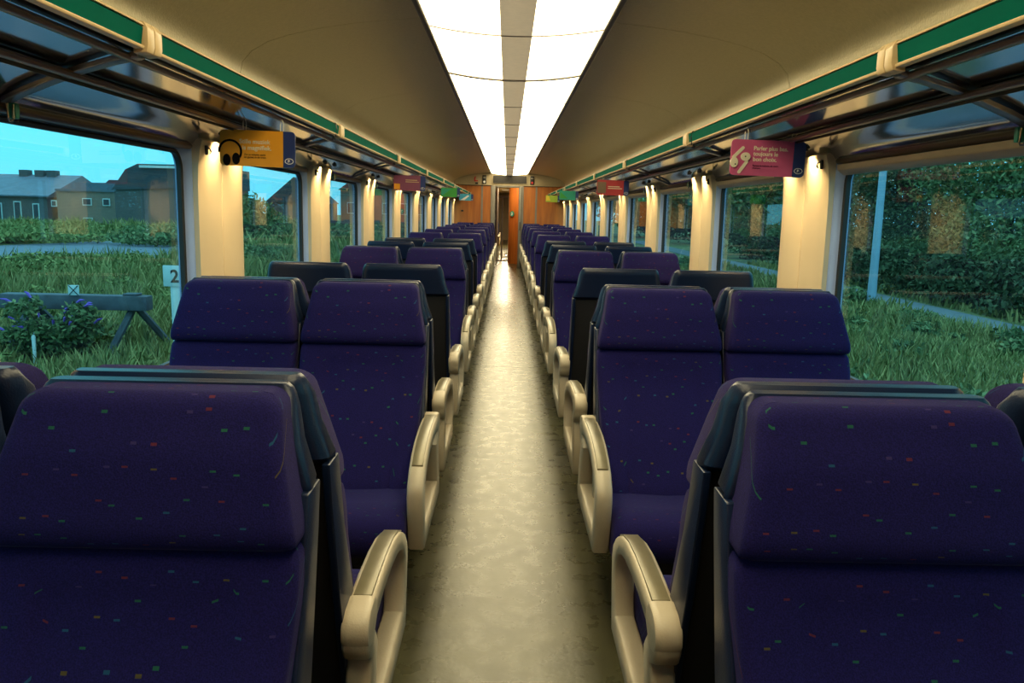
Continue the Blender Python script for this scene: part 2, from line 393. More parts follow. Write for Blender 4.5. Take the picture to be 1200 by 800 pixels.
# ------------------------------------------------------------------ ceiling
prof = [(.455, 2.275), (.50, 2.268), (.62, 2.258), (.80, 2.237), (.96, 2.21), (1.10, 2.178), (1.20, 2.145), (1.28, 2.10), (1.325, 2.05), (1.337, 2.0), (1.34, 1.665)]
seams = [Y0, -.35, 1.85, 4.1, 6.41, 8.3, 10.4, 12.5, 14.6, 16.7, 18.6, Y1]
b = MB(); th = .02
for side in (-1, 1):
    for a, c in zip(seams, seams[1:]):
        up = [(x+.01, z+th) for x, z in prof]
        cl = [(side*x, z) for x, z in prof + up[::-1]]
        b.prism(cl, a+.0025, c-.0025, 'y')
struct(b.build('ceiling', MT['ceil']))
b = MB(); b.box(-1.46, 1.46, Y0, Y1+.1, 2.36, 2.45)
struct(b.build('ceiling_void', MT['seam'], smooth=False))
b = MB()
for side in (-1, 1):
    up = [(side*(x+.014), z+.022) for x, z in prof]; up2 = [(side*(x+.02), z+.03) for x, z in prof]
    b.prism(up+up2[::-1], Y0, Y1, 'y')
struct(b.build('ceiling_backing', MT['seam']))
for i, side in enumerate((-1, 1)):
    b = MB(); b.prism([(side*.432, 2.30), (side*.432, 2.256), (side*.438, 2.250), (side*.458, 2.250), (side*.464, 2.258), (side*.464, 2.30)], Y0, Y1-.04, 'y')
    struct(b.build('trim_%d' % (40+i), MT['alu'], bevel=.002))
# lit ceiling panels
def bulge(x): return 2.258 - .040*(1-(x/.43)**2)
LP = 1.375; ly = [4.19+LP*i for i in range(-3, 12)]
ly = [y for y in ly if y < Y1-.4]; ly.append(Y1-.05)
n_l = 0
for i, (a, c) in enumerate(zip(ly, ly[1:])):
    g = .005
    vis = sum(1 for q in ly[:i+1] if q > 2.5)
    nm = ('lit ceiling panel section directly above the camera, outside the top edge' if c < 3 else 'lit ceiling light section with a dim centre strip, %s counted from the camera' % ORD[max(1, n_l+1)])
    if c >= 3: n_l += 1
    t = empty('ceiling_light', (0, (a+c)/2, 2.26), label=nm, cat='ceiling light', group='lit ceiling panels down the middle of the coach')
    h = (c-a)/2-g
    for s2 in (-1, 1):
        b = MB(); xs = [.078+(.43-.078)*j/6 for j in range(7)]
        cl = [(s2*x, bulge(x)-2.26) for x in xs] + [(s2*x, bulge(x)-2.26+.006) for x in reversed(xs)]
        b.prism(cl, -h, h, 'y'); b.build('diffuser', MT['panel'], t)
    b = MB(); xs = [-.076+.152*j/4 for j in range(5)]
    b.prism([(x, bulge(x)-2.262) for x in xs] + [(x, bulge(x)-2.25) for x in reversed(xs)], -h, h, 'y')
    b.build('centre_strip', MT['strip'], t)
    # joint at the far end: one thick, the others fine
    w = .028 if abs(c-5.565) < .05 else .0045
    b = MB(); xs = [-.43+.86*j/12 for j in range(13)]
    b.prism([(x, bulge(x)-2.266) for x in xs] + [(x, bulge(x)-2.24) for x in reversed(xs)], h+g-w, h+g+w*.9, 'y')
    b.build('joint_bar', MT['alu'], t)

# ------------------------------------------------------------------ luggage racks
clipY = [2.13+2.34*i for i in range(-1, 8)]
for side, sn in ((-1, 'left'), (1, 'right')):
    t = empty('luggage_rack', (0, 0, 0), label='long %s luggage rack with green front strip above the windows, %s of the aisle' % ('polished', sn), cat='luggage rack', group='overhead luggage racks')
    P = lambda pts: [(side*x, z) for x, z in pts]
    lo = [(.945, 1.748), (1.02, 1.730), (1.10, 1.706), (1.18, 1.677), (1.235, 1.655), (1.272, 1.638), (1.300, 1.620), (1.312, 1.604)]
    b = MB(); b.prism(P(lo + [(x+.004, z+.012) for x, z in reversed(lo)]), Y0, Y1-.02, 'y')
    b.build('shelf_panel', MT['rackp'], t)
    b = MB(); b.prism(P([(.934, 1.742), (.928, 1.786), (.936, 1.792), (.95, 1.792), (.95, 1.742)]), Y0, Y1-.02, 'y')
    b.build('front_strip', MT['green'], t)
    for nm, q in (('edge_trim', [(.924, 1.790), (.930, 1.798), (.952, 1.798), (.952, 1.790)]), ('edge_trim', [(.928, 1.735), (.926, 1.743), (.950, 1.744), (.950, 1.735)])):
        MB().prism(P(q), Y0, Y1-.02, 'y').build(nm, MT['trim'], t, bevel=.0015)
    def circ(cx, cz, rx, rz, n=10): return [(cx+rx*math.cos(2*PI*i/n), cz+rz*math.sin(2*PI*i/n)) for i in range(n)]
    for cx, cz in ((.985, 1.722), (1.130, 1.676)):
        b = MB(); b.prism(P(circ(cx, cz, .015, .010)), Y0, Y1-.02, 'y'); b.build('rail', MT['rail'], t)
    MB().prism(P([(1.146, 1.660), (1.156, 1.662), (1.156, 1.680), (1.146, 1.672)]), Y0, Y1-.02, 'y').build('rail_groove', MT['rubber'], t)
    for y in clipY:
        b = MB(); 
        for dy in (-.043, .002):
            b.prism(P([(.922, 1.728), (.917, 1.745), (.917, 1.785), (.926, 1.801), (.955, 1.804), (.955, 1.725)]), y+dy, y+dy+.041, 'y')
        cb = b.build('rack_clip', MT['trim'], t, bevel=.003)
        b = MB(); br = [(.95, 1.736), (1.02, 1.722), (1.10, 1.699), (1.18, 1.670), (1.25, 1.642), (1.30, 1.618)]
        b.prism(P(br + [(x+.004, z-.016) for x, z in reversed(br)]), y-.022, y+.022, 'y')
        b.build('rack_bracket', MT['bracket'], t, bevel=.003)
    for y in [c-1.17+1.0 for c in clipY[2:]]:
        b = MB(); b.tube([(side*.94, y, 1.795), (side*.92, y, 1.79), (side*.915, y, 1.76), (side*.92, y, 1.722)], .003, 6)
        b.build('strap_hook', MT['black'], t)

# small downlights under the racks at each pillar, and coat hooks
for side, sn in ((-1, 'left'), (1, 'right')):
    m_ = 0
    for k in ks:
        p0, p1 = pil(k)
        if p1 < -.9 or p0 > Y1-.3: continue
        m_ += 1
        lab = 'the %s pillar %s of the aisle' % (ORD[m_], sn)
        for q, (y, nm) in enumerate(((p0+.13, 'nearer'), (p0+.43, 'farther'))):
            x = side*1.232
            t = empty('downlight', (x, y, 1.643), label='small warm downlight, %s of the pair over %s' % (nm, lab), cat='downlight', group='small downlights over the window pillars')
            bb = MB(); n = 12
            bb.loft([[(r*math.cos(2*PI*i/n), r*math.sin(2*PI*i/n), z) for i in range(n)] for r, z in ((.014, .018), (.014, 0), (.010, 0), (.009, .008))])
            bb.build('housing', MT['black'], t)
            ld = bpy.data.lights.new('bulb', 'SPOT'); ld.energy = SPOT; ld.color = (1, .77, .40); ld.spot_size = math.radians(120); ld.spot_blend = .9; ld.shadow_soft_size = .012
            lo_ = bpy.data.objects.new('bulb', ld); C.objects.link(lo_); lo_.parent = t; lo_.location = (0, 0, -.006)
            lo_.rotation_euler = (0, side*math.radians(-14), 0)
        if k >= -1:
            y = p0+.035; x = side*1.225
            t = empty('coat_hook', (side*1.270, y, 1.585), label='small black coat hook at the top of %s' % lab, cat='coat hook', group='coat hooks on the window pillars')
            MB().box(-.004, .006, -.008, .008, -.022, .016).build('plate', MT['black'], t, bevel=.002)
            MB().tube([(0, 0, .008), (-side*.014, 0, .004), (-side*.020, 0, -.010), (-side*.013, 0, -.018)], [.004, .0035, .0035, .003], 6).build('hook', MT['black'], t)

# ------------------------------------------------------------------ seats
def lerp(t, tab):
    for (a, va), (c, vc) in zip(tab, tab[1:]):
        if t <= c: return va + (vc-va)*max(0, (t-a)/(c-a))
    return tab[-1][1]
def pillow(z0, z1, hw, yf, yb, r=.035, rc=.05, nu=20, nv=16, relief=None, rcb=.02):
    """cushion whose front faces -y: hw(z), yf(z) tables; yb(z) back plane"""
    b = MB()
    def X(u, z):
        w = lerp(z, hw); d = z1-z
        if d < rc: w -= rc - math.sqrt(max(0, rc*rc-(rc-d)**2))
        d = z-z0
        if d < rcb: w -= rcb - math.sqrt(max(0, rcb*rcb-(rcb-d)**2))
        return w*u
    fr = []; bk = []
    for j in range(nv+1):
        tv = j/nv; tv = .5-.5*math.cos(PI*tv)*(.75+.25*abs(math.cos(PI*tv))) if False else .5-.5*math.cos(PI*tv)
        z = z0+(z1-z0)*tv; row = []; rb = []
        for i in range(nu+1):
            u = -math.cos(PI*i/nu); x = X(u, z); w = X(1, z)
            d = min(w-abs(x), 1e9); dz = min(z-z0, z1-z)
            def ins(q): return r - math.sqrt(max(0, r*r-(r-q)**2)) if q < r else 0
            off = min(r*1.0, ins(d)+ins(dz))
            y = lerp(z, yf)+off + (relief(x, z) if relief else 0)
            row.append((x, min(y, lerp(z, yb)-.002), z)); rb.append((x, lerp(z, yb), z))
        fr.append(row); bk.append(rb)
    nn = nu+1; vs = [p for r_ in fr for p in r_] + [p for r_ in bk for p in r_]; o = len(fr)*nn; fs = []
    for j in range(nv):
        for i in range(nu):
            a = j*nn+i; fs.append((a, a+1, a+nn+1, a+nn)); fs.append((o+a, o+a+nn, o+a+nn+1, o+a+1))
        a = j*nn; fs.append((a, a+nn, o+a+nn, o+a)); a += nu; fs.append((a, o+a, o+a+nn, a+nn))
    for i in range(nu):
        fs.append((i, o+i, o+i+1, i+1)); a = nv*nn+i; fs.append((a, a+1, o+a+1, o+a))
    b.add(vs, fs); return b

def make_seat(arm):
    """seat facing -y, origin on the floor under the head of the back; arm = +1/-1 aisle side, 0 none"""
    root = empty('passenger_seat', (0, 0, 0))
    def crease(x, z):
        g = .007*math.exp(-((abs(x)-.135)/.008)**2)*(1 if z < .80 else max(0, 1-(z-.80)/.04))
        return g + (.006 if abs(x) < .135 else 0)*(1 if z < .82 else 0)
    yf = [(.36, -.455), (.42, -.43), (.60, -.315), (.74, -.225), (.865, -.175)]
    bk = [(.36, -.36), (.42, -.335), (.60, -.225), (.74, -.15), (.865, -.105)]
    pillow(.37, .868, [(.37, .205), (.45, .212), (.80, .232), (.868, .230)], yf, bk, r=.022, rc=.022, nu=32, nv=26, relief=crease, rcb=.01).build('backrest', MT['fabric'], root)
    pillow(.866, 1.084, [(.866, .230), (.90, .227), (1.0, .205), (1.084, .192)], [(.866, -.192), (.90, -.194), (1.0, -.160), (1.084, -.112)],
           [(.866, -.09), (1.084, -.040)], r=.020, rc=.028, nu=28, nv=22, rcb=.012).build('headrest', MT['fabric'], root)
    # seat cushion
    pf = [(-.37, .40), (-.50, .412), (-.62, .428), (-.69, .430), (-.735, .418), (-.765, .39), (-.775, .35), (-.765, .31), (-.74, .285), (-.70, .275), (-.40, .29), (-.36, .34)]
    loops = []
    for u in (-1, -.985, -.94, -.86, -.6, -.3, 0, .3, .6, .86, .94, .985, 1):
        ins = .022*(1-math.sqrt(max(0, 1-max(0, (abs(u)-.86)/.14)**2)))
        cy, cz = -.56, .35; dip = .008*(1-abs(u))
        loops.append([(u*.226, cy+(y-cy)*(1-ins/.20), cz+(z-cz)*(1-ins/.075) - (dip if z > .38 and y > -.68 else 0)) for y, z in pf])
    MB().loft(loops).build('seat_cushion', MT['fabric'], root)
    # moulded shell: glossy head cap plus tapered frame sides
    sh = [(.90, -.045), (.94, -.036), (1.05, -.018), (1.112, -.03)]
    b = MB(); loops = []
    for z, w, y0, y1, rr in ((.925, .232, -.095, -.042, .02), (.94, .231, -.10, -.030, .025), (1.0, .212, -.085, -.018, .03), (1.05, .204, -.072, -.012, .03), (1.070, .198, -.055, -.008, .03), (1.080, .193, -.050, -.012, .026), (1.087, .184, -.048, -.020, .014)):
        lp = []
        for cx, cy, a0 in ((w-rr, y1-rr, 0), (-w+rr, y1-rr, 90), (-w+rr*.4, y0+rr*.4, 180), (w-rr*.4, y0+rr*.4, 270)):
            r2 = rr if cy > -.06 and a0 < 180 else rr*.4
            for i in range(5): a = math.radians(a0+90*i/4); lp.append((cx+r2*math.cos(a), cy+r2*math.sin(a), z))
        loops.append(lp)
    b.loft(loops); b.build('headrest_shell', MT['shell'], root)
    # side frames running down the back
    for s2 in (-1, 1):
        b = MB()
        p = [(-.11, .93), (-.035, .93), (-.05, .86), (-.105, .66), (-.17, .46), (-.22, .28), (-.36, .28), (-.345, .40), (-.24, .60), (-.155, .78), (-.13, .86)]
        loops = []
        for xx, ins in ((.218, 0), (.229, 0), (.233, .006)):
            cy = -.17; loops.append([(s2*xx, y+(ins if y < -.2 else -ins)*0, z) for y, z in p])
        b.loft(loops); b.build('side_frame', MT['shell'], root, bevel=.003)
    b = MB(); b.prism([(-.06, .925), (-.07, .86), (-.125, .66), (-.19, .46), (-.24, .28), (-.26, .28), (-.21, .46), (-.145, .66), (-.09, .86), (-.08, .925)], -.222, .222, 'x')
    b.build('back_panel', MT['back'], root)
    b = MB(); b.box(-.17, .17, -.66, -.22, .22, .28); b.box(-.05, .05, -.52, -.28, 0, .225); b.box(-.10, .10, -.60, -.24, 0, .02)
    b.build('pedestal', MT['pedestal'], root, bevel=.004, smooth=False)
    if arm:
        xc = arm*.256
        out = [(-.105, .305), (-.165, .50), (-.135, .515), (-.118, .545), (-.125, .585), (-.15, .604), (-.30, .610), (-.42, .608), (-.52, .598), (-.60, .580), (-.665, .552), (-.712, .515), (-.725, .48), (-.715, .42), (-.69, .315), (-.68, .29), (-.12, .285)]
        inn = [(-.185, .350), (-.235, .505), (-.215, .530), (-.20, .545), (-.22, .560), (-.32, .568), (-.42, .566), (-.52, .556), (-.58, .541), (-.635, .515), (-.665, .485), (-.672, .46), (-.668, .43), (-.655, .39), (-.648, .37), (-.635, .352), (-.40, .345)]
        n = len(out); b = MB()
        secs = [(-.026, .006), (-.020, 0), (.020, 0), (.026, .006)]
        loops = []
        vs = []; 
        def sh_(o_, i_, d):
            v = Vector((i_[0]-o_[0], i_[1]-o_[1])); v = v.normalized()*d if v.length > 0 else v; return (o_[0]+v.x, o_[1]+v.y), (i_[0]-v.x, i_[1]-v.y)
        ring = []
        for dx, d in secs:
            ring.append([sh_(o_, i_, d) for o_, i_ in zip(out, inn)])
        V = []
        for (dx, d), rg in zip(secs, ring):
            V.append(([(xc+dx, o_[0], o_[1]) for o_, _ in rg], [(xc+dx, i_[0], i_[1]) for _, i_ in rg]))
        for k in range(3):
            b.loft([V[k][0], V[k+1][0]], caps=False); b.loft([V[k][1], V[k+1][1]], caps=False)
        b.loft([V[0][0], V[0][1]], caps=False); b.loft([V[3][0], V[3][1]], caps=False)
        # rounded hand rest at the rear of the bar
        bp_ = [(-.112, .562), (-.115, .583), (-.128, .600), (-.15, .609), (-.20, .613), (-.23, .59), (-.23, .565), (-.19, .540), (-.15, .532), (-.125, .540)]
        b.loft([[(xc+dx, -.165+(y+.165)*q, .572+(z-.572)*q) for y, z in bp_] for dx, q in ((-.0270, .80), (-.0255, .92), (-.021, .98), (-.012, 1.0), (.012, 1.0), (.021, .98), (.0255, .92), (.0270, .80))])
        am = b.build('armrest', MT['arm'], root, bevel=0)
        bmm = bmesh.new(); bmm.from_mesh(am.data); bmesh.ops.remove_doubles(bmm, verts=bmm.verts, dist=.0004); bmesh.ops.recalc_face_normals(bmm, faces=bmm.faces); bmm.to_mesh(am.data); bmm.free()
        top = [(-.205, .6125), (-.30, .6145), (-.42, .6125), (-.52, .6025), (-.60, .5845), (-.655, .562)]
        bot = [(y+.002, z-.012) for y, z in reversed(top)]
        MB().prism(top+bot, xc-.018, xc+.018, 'x').build('armrest_pad', MT['pad'], am, bevel=.0015)
        MB().prism([(-.30, .285), (-.345, .285), (-.30, .50), (-.27, .60), (-.245, .60), (-.26, .50)], arm*.2395, arm*.2445, 'x').build('side_bracket', MT['arm'], root, bevel=.002)
    return root

protoA, protoB, protoN = make_seat(1), make_seat(-1), make_seat(0)
XA, XN = .550, 1.027
# (unit centre, rows): 'u' faces the camera, 'a' faces away
units = [(1.29, 'ua'), (3.13, 'ua'), (4.08, 'a'), (6.04, 'ua'), (7.0, 'a'), (7.98, 'a'), (10.1, 'ua'), (12.0, 'ua'), (13.92, 'ua'), (15.84, 'ua'), (17.72, 'ua'), (19.62, 'u')]
used = set(); row = 0
for c, kinds in units:
    for kd in kinds:
        row += 1
        for side, sn in ((-1, 'left'), (1, 'right')):
            for pos in ('aisle', 'window'):
                rz = 0 if kd == 'u' else PI
                if pos == 'aisle':
                    wa = -side * (1 if kd == 'u' else -1)       # local side of the aisle
                    p = protoA if wa == 1 else protoB
                else: p = protoN
                if p.name in used: o = copy_tree(p)
                else: o = p; used.add(p.name)
                o.location = (side*(XA if pos == 'aisle' else XN), c, 0); o.rotation_euler = (0, 0, rz)
                tag(o, 'dark blue %s seat facing %s, %s of the aisle, %s row from the camera' % (pos, 'the camera' if kd == 'u' else 'away', sn, ORD[row]), 'train seat', 'passenger seats in the coach')

# ------------------------------------------------------------------ end partition
YE = Y1
b = MB(); DL, DR, DH = -.335, .235, 1.93
xs = [-1.34, -.66, -.61, -.44]
for x0, x1 in ((-1.34, -.672), (-.628, -.44), (.35, .632), (.676, 1.34)): b.box(x0, x1, YE, YE+.06, 0, 1.985)
struct(b.build('wall_end', MT['wood'], smooth=False))
b = MB()
for x0, x1 in ((-.672, -.628), (.632, .676)): b.box(x0, x1, YE-.006, YE+.06, 0, 1.985)
struct(b.build('trim_50', MT['grey'], smooth=False))
d = empty('door_1'); struct(d)
b = MB()
for x0, x1 in ((-.44, DL), (DR, .35)): b.box(x0, x1, YE-.03, YE+.09, 0, 1.985)
b.box(DL, DR, YE-.03, YE+.09, DH, 1.985); b.build('door_frame', MT['grey'], d, bevel=.008)
b = MB(); b.box(DR-.004, DR+.0, YE-.02, YE+.08, 0, DH); b.box(.30, .312, YE-.034, YE-.03, .02, DH+.02); b.box(DL, DL+.015, YE, YE+.08, 0, DH); b.build('door_seal', MT['rubber'], d)
b = MB(); b.box(.262, .282, YE-.05, YE-.03, .92, 1.12); b.build('door_handle', MT['black'], d, bevel=.004)
# bulkhead above, following the roof
b = MB(); arc = [(-1.34, 1.985), (-1.34, 2.05)] + [(-x, z) for x, z in prof[::-1] if z > 2.05] + [(0, 2.28)] + [(x, z) for x, z in prof if z > 2.05] + [(1.34, 2.05), (1.34, 1.985)]
b.prism(arc, YE-.012, YE+.06, 'y'); struct(b.build('wall_end_bulkhead', MT['bulkhead'], smooth=False))
struct(MB().box(-1.2, 1.2, YE-.035, YE-.01, 1.975, 1.998).build('trim_51', MT['bulkhead'], bevel=.004))
struct(MB().box(-1.2, 1.2, YE-.02, YE-.01, 1.965, 1.975).build('trim_52', MT['rubber'], smooth=False))
t = empty('information_display', (.01, YE-.03, 2.12), label='dark rectangular display set in the bulkhead above the end doorway', cat='display')
MB().box(-.42, .42, -.016, .016, -.105, .105).build('display_housing', MT['bulkhead'], t, bevel=.008)
MB().box(-.40, .40, -.022, -.012, -.09, .092).build('screen', MT['screen'], t, smooth=False)
for x, lab, mk in ((-.60, 'left', 'white'), (.545, 'right', 'red')):
    t = empty('pictogram_box', (x, YE-.02, 2.11), label='small black pictogram panel with a %s mark, on the bulkhead %s of the display' % (mk, lab), cat='sign', group='pictogram panels on the bulkhead')
    MB().box(-.048, .048, -.012, .008, -.105, .10).build('board', MT['black'], t, bevel=.004)
    MB().prism([(.028*math.cos(q*PI/6), -.055+.028*math.sin(q*PI/6)) for q in range(12)], -.016, -.011, 'y').build('pictogram', MT[mk], t, smooth=False)
    MB().box(-.03, .03, -.015, -.011, .03, .07).build('pictogram', MT['grey'], t, smooth=False)
t = empty('extinguisher_sign', (-.80, YE-.02, 2.06), label='small red extinguisher mark on the cream bulkhead, left of the display', cat='sign')
b = MB(); b.box(-.045, -.015, -.012, .006, .0, .09); b.box(-.03, .045, -.012, .006, .0, .03); b.box(-.03, .0, -.012, .006, .09, .115); b.build('red_mark', MT['red'], t, smooth=False)
MB().box(-.015, .05, -.011, .006, -.075, -.02).build('black_mark', MT['black'], t, smooth=False)
t = empty('wall_button', (-1.12, YE-.006, 1.36), label='tiny dark socket on the orange end panel left of the doorway', cat='socket')
MB().box(-.03, .03, -.012, .006, -.02, .02).build('cover', MT['black'], t, bevel=.003)

# vestibule and the next coach
struct(MB().box(-1.4, 1.4, YE+.06, 40, -.06, -.002).build('floor_vestibule', MT['floor'], smooth=False))
b = MB(); b.box(-1.42, -1.34, YE+.06, 24.4, 0, 2.3); b.box(-.60, -.42, YE+.1, 22.6, 0, 2.2); struct(b.build('wall_vestibule_left', MT['wood'], smooth=False))
struct(MB().box(1.34, 1.42, YE+.06, 24.4, 0, 2.3).build('wall_vestibule_right', MT['wood'], smooth=False))
b = MB(); b.box(-1.42, 1.42, YE+.06, 40, 2.2, 2.3); struct(b.build('ceiling_vestibule', MT['bulkhead'], smooth=False))
b = MB(); b.prism([(.72+.72*math.cos(q*PI/16), 21.75+.45*math.sin(q*PI/16)) for q in range(32)], 0, 2.06, 'z')
struct(b.build('wall_toilet_drum', MT['wood']))
b = MB()
for q in (0,): b.box(-.30, -.27, 21.4, 21.5, 0, 2.1); b.box(-.36, .10, 23.6, 23.66, 1.74, 1.80); b.box(-.36, -.30, 23.6, 23.66, 0, 2.1); b.box(-.20, -.16, 23.5, 23.56, 0, 1.74)
struct(b.build('trim_53', MT['grey'], bevel=.004))
t = empty('class_disc', (.092, 21.505, 1.31), math.radians(-45), label='round teal disc with a pale figure 2 on the curved orange wall beyond the doorway', cat='sign')
MB().prism([(.07*math.cos(q*PI/12), .07*math.sin(q*PI/12)) for q in range(24)], -.008, .004, 'y').build('disc', MT['teal'], t, smooth=False)

def letters(txt, size, m, parent, loc, align='LEFT', bold=.0, name='lettering', rot=(PI/2, 0, 0)):
    cu = bpy.data.curves.new(name, 'FONT'); cu.body = txt; cu.size = size; cu.extrude = .0006; cu.offset = bold; cu.align_x = align; cu.space_line = .95
    to = bpy.data.objects.new(name, cu); C.objects.link(to)
    dg = bpy.context.evaluated_depsgraph_get(); me = bpy.data.meshes.new_from_object(to.evaluated_get(dg))
    C.objects.unlink(to); bpy.data.objects.remove(to)
    me.materials.append(m) if not me.materials else None
    me.materials[0] = m
    o = bpy.data.objects.new(name, me); C.objects.link(o); o.parent = parent; o.location = loc; o.rotation_euler = rot
    return o
letters('2', .10, MT['white'], t, (-.028, -.0095, -.036), bold=.002)
struct(MB().box(-.36, 1.3, 22.62, 22.66, 0, .03).build('trim_54', MT['grey'], smooth=False))
struct(MB().box(-1.4, 1.4, 39.9, 40, 0, 2.3).build('wall_next_coach_end', MT['bulkhead'], smooth=False))
for x0 in (-1.42, 1.34): struct(MB().box(x0, x0+.08, 24.4, 40, 0, 2.3).build('wall_next_coach', MT['cream'], smooth=False))
for i, (y, rz) in enumerate(((25.6, PI), (27.5, PI), (29.3, PI))):
    o = copy_tree(protoB if rz == 0 else protoB); o.location = (-XA, y, 0); o.rotation_euler = (0, 0, rz)
    tag(o, 'dark aisle seat with cream armrest in the next coach, %s one seen through the doorway' % ORD[i+1], 'train seat', 'seats glimpsed in the next coach')
for y, pw in ((21.0, 20), (26.5, 160), (32, 160)):  # fill lamps added to brighten the view through the doorway
    t = empty('vestibule_fill' if y < 22 else 'corridor_fill', (-.1, y, 2.19), label='added square fill lamp %s' % ('just beyond the end doorway' if y < 22 else 'in the next coach, %s' % ('nearer one' if y < 30 else 'farther one')), cat='ceiling light')
    MB().box(-.16, .16, -.25, .25, -.012, .009).build('diffuser', MT['strip'], t, bevel=.004)
    ld = bpy.data.lights.new('bulb', 'AREA'); ld.energy = pw; ld.color = (1, .8, .5); ld.size = .3; lo_ = bpy.data.objects.new('bulb', ld); C.objects.link(lo_); lo_.parent = t; lo_.location = (0, 0, -.02)

# wall behind the camera
struct(MB().box(-1.4, 1.4, Y0-.06, Y0, 0, 2.4).build('wall_rear', MT['wood'], smooth=False))

# ------------------------------------------------------------------ hanging signs
def rr2(x0, x1, z0, z1, r, n=4): return rrect(x0, x1, z0, z1, r, n)
def sign(xc, y, zc, main, lab, w=.325, h=.152, flip=False, gcol='navy'):
    q = .944 if y < 4 else .90 if y < 9 else .85 if y < 15 else .84      # cards hang clear below the rails
    xc, y, zc = -.025+q*(xc+.025), q*y, 1.36+q*(zc-1.36)
    t = empty('hanging_sign', (xc, y, zc), label=lab, cat='hanging sign', group='advert cards hanging from the luggage racks')
    t.rotation_euler = (0, math.radians(1.0), 0); t.scale = (q, q, q)
    x0, x1, z0, z1 = -w/2, w/2, -h/2, h/2; xs_ = x1-.052
    full = rr2(x0, x1, z0, z1, .018)
    lp = [(max(min(x, xs_), x0), z) for x, z in full if x <= xs_+.001]
    left = [p for p in full if p[0] < xs_]; L_ = [(xs_, z1)] + left + [(xs_, z0)]
    MB().prism(L_, -.0025, .0025, 'y').build('card', MT[main], t, smooth=False)
    right = [p for p in full if p[0] > xs_]
    half = len(right)//2
    ri = sorted([p for p in right if p[1] < 0], key=lambda q: q[0]); ru = sorted([p for p in right if p[1] >= 0], key=lambda q: -q[0])
    R2 = [(xs_, z0)] + ri + ru + [(xs_, z1)]
    nb = MB().prism(R2, -.0025, .0025, 'y').build('end_band', MT[gcol], t, smooth=False)
    # oval railway emblem
    ex, ez = (xs_+x1)/2, z0+.027
    ov = lambda a, c_: [(ex+a*math.cos(q*PI/12), ez+c_*math.sin(q*PI/12)) for q in range(24)]
    b = MB(); o_, i_ = ov(.019, .0125), ov(.016, .0100)
    b.loft([[(x, -.0032, z) for x, z in o_], [(x, -.0032, z) for x, z in i_]], caps=False); b.build('emblem_ring', MT['white'], nb, smooth=False)
    letters('B', .017, MT['white'], nb, (ex-.006, -.0032, ez-.006), bold=.0006, name='emblem_letter')
    for hx in (-.055 if xc < 0 else -.10, .105):
        b = MB(); hz = z1
        b.tube([(hx-.006, 0, hz-.012), (hx-.007, 0, hz+.03), (hx-.003, 0, hz+.048), (hx+.003, 0, hz+.048), (hx+.007, 0, hz+.03), (hx+.006, 0, hz-.012)], .0018, 5)
        b.build('hanging_clip', MT['budw'], t)
    return t
def arc_band(cx, cz, ro, ri, a0, a1, y, n=18):
    b = MB(); o_ = [(cx+ro*math.cos(math.radians(a0+(a1-a0)*i/n)), cz+ro*math.sin(math.radians(a0+(a1-a0)*i/n))) for i in range(n+1)]
    i_ = [(cx+ri*math.cos(math.radians(a0+(a1-a0)*i/n)), cz+ri*math.sin(math.radians(a0+(a1-a0)*i/n))) for i in range(n+1)]
    return b.prism(o_+i_[::-1], y, -.002, 'y')
s = sign(-1.112, 3.6, 1.605, 'orange', 'orange hanging card with black headphones picture, on the left rack nearest the camera')
p = arc_band(-.118, -.016, .052, .043, -30, 185, -.005)
for cx, cz, a in ((-.132, -.052, 12), (-.092, -.046, -12)):
    p.prism([(cx+.016*math.cos(q*PI/8), cz+.025*math.sin(q*PI/8)) for q in range(16)], -.009, -.002, 'y')
p.build('headphones_picture', MT['ink'], s, smooth=False)
letters('Stille muziek', .026, MT['budw'], s, (-.078, -.003, .020), bold=.0004)
letters('is magnifiek.', .026, MT['budw'], s, (-.066, -.003, -.006), bold=.0006)
letters('Zet je volume zacht\nen geniet in de trein.', .0115, MT['ink'], s, (-.058, -.003, -.030), name='small_print')
s = sign(1.10, 3.6, 1.614, 'pink', 'pink hanging card with white earbuds picture, on the right rack nearest the camera')
b = MB()
def cap(x0, z0, x1, z1, r):
    d = Vector((x1-x0, z1-z0)).normalized(); n = Vector((-d.y, d.x)); pts = []
    for (cx, cz), s0 in (((x0, z0), 90), ((x1, z1), -90)):
        for i in range(7):
            a = math.radians(s0 + 180*i/6); v = d*math.cos(a)*r + n*math.sin(a)*r; pts.append((cx+v.x, cz+v.y))
    return pts
b.prism(cap(-.150, .0, -.112, .040, .007), -.005, -.002, 'y'); b.prism(cap(-.122, -.063, -.092, -.018, .007), -.0055, -.002, 'y')
b.prism([(-.147+.017*math.cos(q*PI/8), -.022+.022*math.sin(q*PI/8)) for q in range(16)], -.009, -.002, 'y')
b.prism([(-.099+.021*math.cos(q*PI/8), .003+.018*math.sin(q*PI/8)) for q in range(16)], -.010, -.002, 'y')
eb = b.build('earbuds_picture', MT['budw'], s, smooth=False)
b = MB(); 
for cx, cz in ((-.100, .004), (-.142, -.03)): b.prism([(cx+.003*math.cos(q*PI/4), cz+.003*math.sin(q*PI/4)) for q in range(8)], -.0115, -.0095, 'y')
b.build('earbud_dot', MT['ink'], eb, smooth=False)
letters('Parler plus bas,\ntoujours le\nbon choix.', .0245, MT['budw'], s, (-.065, -.003, .033), bold=.0006)
letters('Baissez le volume de votre\nmusique.', .0105, MT['ink'], s, (-.065, -.003, -.036), name='small_print')
s = sign(-1.03, 8.4, 1.625, 'plum', 'plum hanging card with a yellow corner, on the left rack beyond the orange card')
MB().box(-.155, -.095, -.005, -.002, -.066, -.01).build('yellow_square', MT['orange'], s, smooth=False)
